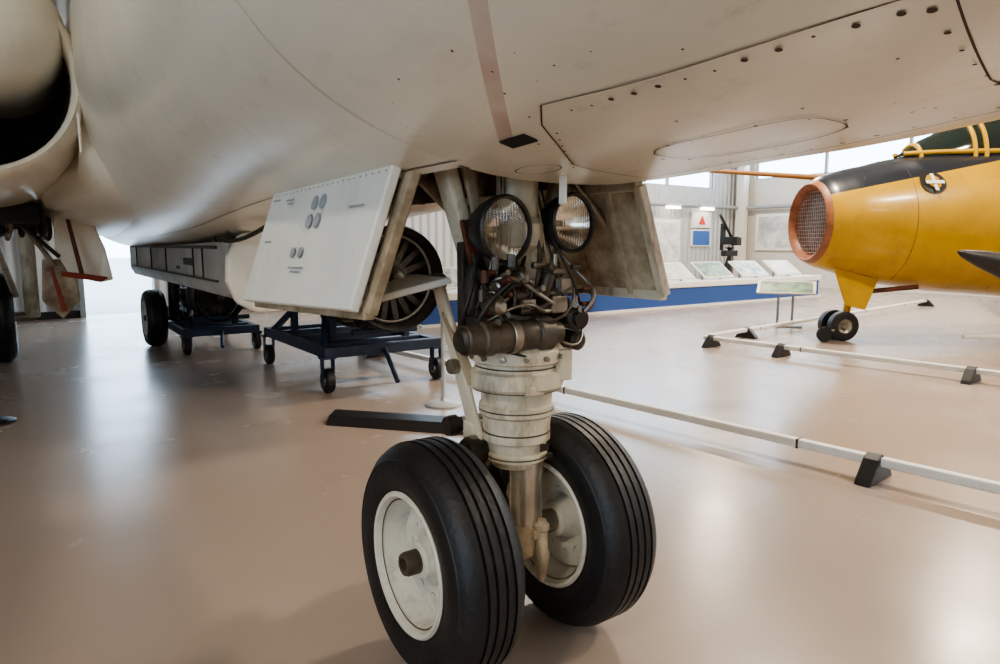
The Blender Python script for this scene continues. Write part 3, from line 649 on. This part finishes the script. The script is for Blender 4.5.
m3=nt.nodes.new('ShaderNodeMath');m3.operation='GREATER_THAN';nt.links.new(m2.outputs[0],m3.inputs[0]);m3.inputs[1].default_value=0
mx=nt.nodes.new('ShaderNodeMix');mx.data_type='RGBA';nt.links.new(m3.outputs[0],mx.inputs[0]);nt.links.new(src,mx.inputs[6]);mx.inputs[7].default_value=(.015,.02,.03,1)
nt.links.new(mx.outputs[2],b.inputs['Base Color'])
yel=mat('yellow_trim',YC,.4,0,.15,3)
YJ=empty('yellow_jet_aircraft',Matrix.Translation((3.88,8.45,0))@Matrix.Rotation(math.radians(4),4,'Z'))
T2=[(0,.50,.97,2.0),(.12,.55,.92,2.06),(.4,.63,.84,2.14),(1,.74,.70,2.27),(1.6,.83,.62,2.36),(2.6,.9,.55,2.45),(5,.95,.5,2.5),(8,.6,.9,2.45),(9.5,.3,1.3,2.3)]
bm=bmesh.new();R=[]
xs=[0,.03,.07,.12,.2,.3,.4,.6,.8,1,1.3,1.6,2,2.6,3.2,4,5,6,7,8,9,9.5]
for x in xs:
    w,z0,z1=interp(T2,x);zc=(z0+z1)/2;h=(z1-z0)/2;k=1 if x>.05 else (.96 if x==0 else .985)
    R.append([bm.verts.new((x,w*k*math.sin(2*pi*i/48),zc+h*k*math.cos(2*pi*i/48))) for i in range(48)])
for A,B in zip(R,R[1:]):
    for i in range(48):bm.faces.new((A[i],A[(i+1)%48],B[(i+1)%48],B[i]))
bm.faces.new(R[-1]);finish('fuselage',bm,ym,YJ,True)
redm=mat('intake_red',(.38,.15,.08),.45,0,.4,9)
mesh_m=mat('intake_mesh',(.30,.22,.20),.6,0,0,30,col2=(.06,.035,.03))
bm=bmesh.new()
def ring(x,k):return [bm.verts.new((x,.50*k*math.sin(2*pi*i/48),1.485+.515*k*math.cos(2*pi*i/48))) for i in range(48)]
rr=[ring(.10,1.035),ring(.03,1.0),ring(-.03,.95),ring(-.05,.91),ring(-.03,.85),ring(.05,.78),ring(.4,.72)]
for A,B in zip(rr,rr[1:]):
    for i in range(48):bm.faces.new((A[i],A[(i+1)%48],B[(i+1)%48],B[i]))
finish('intake_lip',bm,redm,YJ,True)
bm=bmesh.new();rr=[ring(.14,.77),ring(.08,.5),ring(.06,.2)]
for A,B in zip(rr,rr[1:]):
    for i in range(48):bm.faces.new((A[i],A[(i+1)%48],B[(i+1)%48],B[i]))
bm.faces.new(rr[-1]);finish('intake_screen',bm,mesh_m,YJ,True)
wirem=mat('screen_wire',(.50,.44,.42),.5)
for k in range(-8,9):
    y=k*.045;h=.385*math.sqrt(max(0,1-(y/.39)**2))
    rod('screen_wire',(.04,y,1.485-h*1.03),(.04,y,1.485+h*1.03),.003,wirem,YJ,6)
for k in range(-8,9):
    z=k*.047;h=.385*math.sqrt(max(0,1-(z/.40)**2))
    rod('screen_wire',(.04,-h,1.485+z),(.04,h,1.485+z),.003,wirem,YJ,6)
glass=mat('canopy_glass',(.018,.028,.026),.10,0,0,2,spec=.5)
bm=bmesh.new();R=[]
CT=[(1.05,.05,2.30),(1.4,.30,2.52),(1.9,.42,2.80),(2.8,.46,2.92),(3.6,.44,2.88),(4.4,.30,2.70),(5.0,.05,2.48)]
for x in [1.05+i*.158 for i in range(26)]:
    w,zt_=interp(CT,x);zt_=max(zt_,2.3)
    R.append([bm.verts.new((x,w*math.cos(pi*i/16),2.22+(zt_-2.22)*math.sin(pi*i/16))) for i in range(17)])
for A,B in zip(R,R[1:]):
    for i in range(16):bm.faces.new((A[i],A[i+1],B[i+1],B[i]))
finish('canopy',bm,glass,YJ,True)
for x in (1.25,1.78,1.90,3.6):
    w,zt_=interp(CT,x)
    hose('canopy_frame',[(x,(w+.01)*math.cos(pi*i/16),2.22+(zt_-2.21)*math.sin(pi*i/16)) for i in range(17)],.026,yel,YJ)
for sg in (-1,1):
    hose('canopy_sill',[(x,(interp(CT,x)[0]+.01)*sg,2.32) for x in (1.1,1.4,1.9,2.8,3.6,4.4)],.03,yel,YJ)
def jp(x,z,off=.006):
    w,z0,z1=interp(T2,x);zc=(z0+z1)/2;h=(z1-z0)/2
    return Vector((x,-(w*math.sqrt(max(0,1-((z-zc)/h)**2))+off),z))
def patch(name,pts,m,off):
    bm=bmesh.new();bm.faces.new([bm.verts.new(jp(x,z,off)) for x,z in pts]);return finish(name,bm,m,YJ,False)
cx,cz=1.10,1.93
patch('roundel',[(cx+.14*math.cos(2*pi*i/28),cz+.14*math.sin(2*pi*i/28)) for i in range(28)],blackm,.012)
for d in (0,pi/2):
    ca,sa=math.cos(d),math.sin(d)
    patch('roundel_cross',[(cx+ca*a-sa*b_,cz+sa*a+ca*b_) for a,b_ in ((-.10,-.018),(.10,-.018),(.10,.018),(-.10,.018))],white,.05)
for x in (.42,.9,2.1,3.0):
    w,z0,z1=interp(T2,x);zc=(z0+z1)/2;h=(z1-z0)/2
    hose('panel_joint',[(x,-w*1.001*math.sin(a),zc-h*1.001*math.cos(a)) for a in [pi*i/14 for i in range(2,12)]],.004,darkline,YJ)
rod('nose_strut',(.50,-.02,.12),(.65,0,1.0),.045,yel,YJ)
slab('nose_gear_door',[(.22,-.22,.93),(.80,-.22,.78),(.66,-.22,.40),(.40,-.22,.46)],.02,yel,YJ)
for yy in (-.09,.09):
    lathe('nose_tyre',[(.09,-.05),(.15,-.06),(.185,-.045),(.19,0),(.185,.045),(.15,.06),(.09,.05)],(.45,yy*1.2,.19),(0,1,0),tyre,YJ,32)
    lathe('nose_hub',[(0,-.045),(.03,-.055),(.05,-.03),(.09,-.045),(.10,-.052)],(.45,yy*1.2,.19),(0,1,0),steel,YJ,24)
rod('nose_axle',(.45,-.14,.19),(.45,.14,.19),.02,steel,YJ)
lathe('towing_wheel',[(0,-.03),(.09,-.03),(.1,0),(.09,.03),(0,.03)],(.16,-.2,.10),(0,1,0),tyre,YJ,24)
rod('tow_link',(.16,-.2,.10),(.45,-.1,.19),.02,steel,YJ)
rod('tow_arm',(.7,-.1,.62),(1.2,-.4,.70),.03,rust,YJ)
rod('pitot_boom',(-1.2,.6,2.18),(.6,.55,2.08),.024,mat('boom_tan',(.35,.17,.06),.5),YJ,r2=.04)
for sg in (-1,1):
    bm=bmesh.new();R=[]
    for y,x0,ch,th in ((.75*sg,3.6,3.0,.3),(5.2*sg,6.6,1.5,.14)):
        R.append([bm.verts.new((x0+u*ch,y,1.1+v*th/2)) for u,v in ((0,0),(.05,.6),(.3,1),(.7,.6),(1,0),(.7,-.4),(.3,-.7),(.05,-.5))])
    for j in range(8):bm.faces.new((R[0][j],R[0][(j+1)%8],R[1][(j+1)%8],R[1][j]))
    bm.faces.new(R[0]);bm.faces.new(R[1][::-1]);finish('wing',bm,yel,YJ,True,auto=60)
    rod('main_strut',(4.8,1.2*sg,.35),(4.9,1.2*sg,1.1),.06,yel,YJ)
    lathe('main_tyre',[(0,-.07),(.2,-.08),(.33,-.07),(.36,0),(.33,.07),(.2,.08),(0,.07)],(4.8,1.32*sg,.36),(0,1,0),tyre,YJ,32)
lathe('drop_tank',[(0,0),(.04,.08),(.09,.3),(.15,.7),(.2,1.3),(.2,2.2),(.12,2.5),(0,2.6)],(.62,-1.7,1.14),(1,0,-.28),blackm,YJ,32)
slab('tail_fin',[(7.6,-.05,2.4),(8.9,-.05,4.3),(9.8,-.05,4.3),(9.6,-.05,2.1)],.1,yel,YJ,bevel=.02)

# ---------------------------------------------------------------- world + camera
w=bpy.data.worlds.new('sky');bpy.context.scene.world=w;w.use_nodes=True
bg=w.node_tree.nodes['Background'];bg.inputs[0].default_value=(.62,.81,1,1);bg.inputs[1].default_value=8
cam=bpy.data.cameras.new('camera');cam.lens=24;cam.sensor_width=36;cam.clip_start=.02
co=bpy.data.objects.new('camera',cam);COL.objects.link(co);co.location=(0,0,1.2);co.rotation_euler=(math.radians(90-7.4),0,0)
bpy.context.scene.camera=co
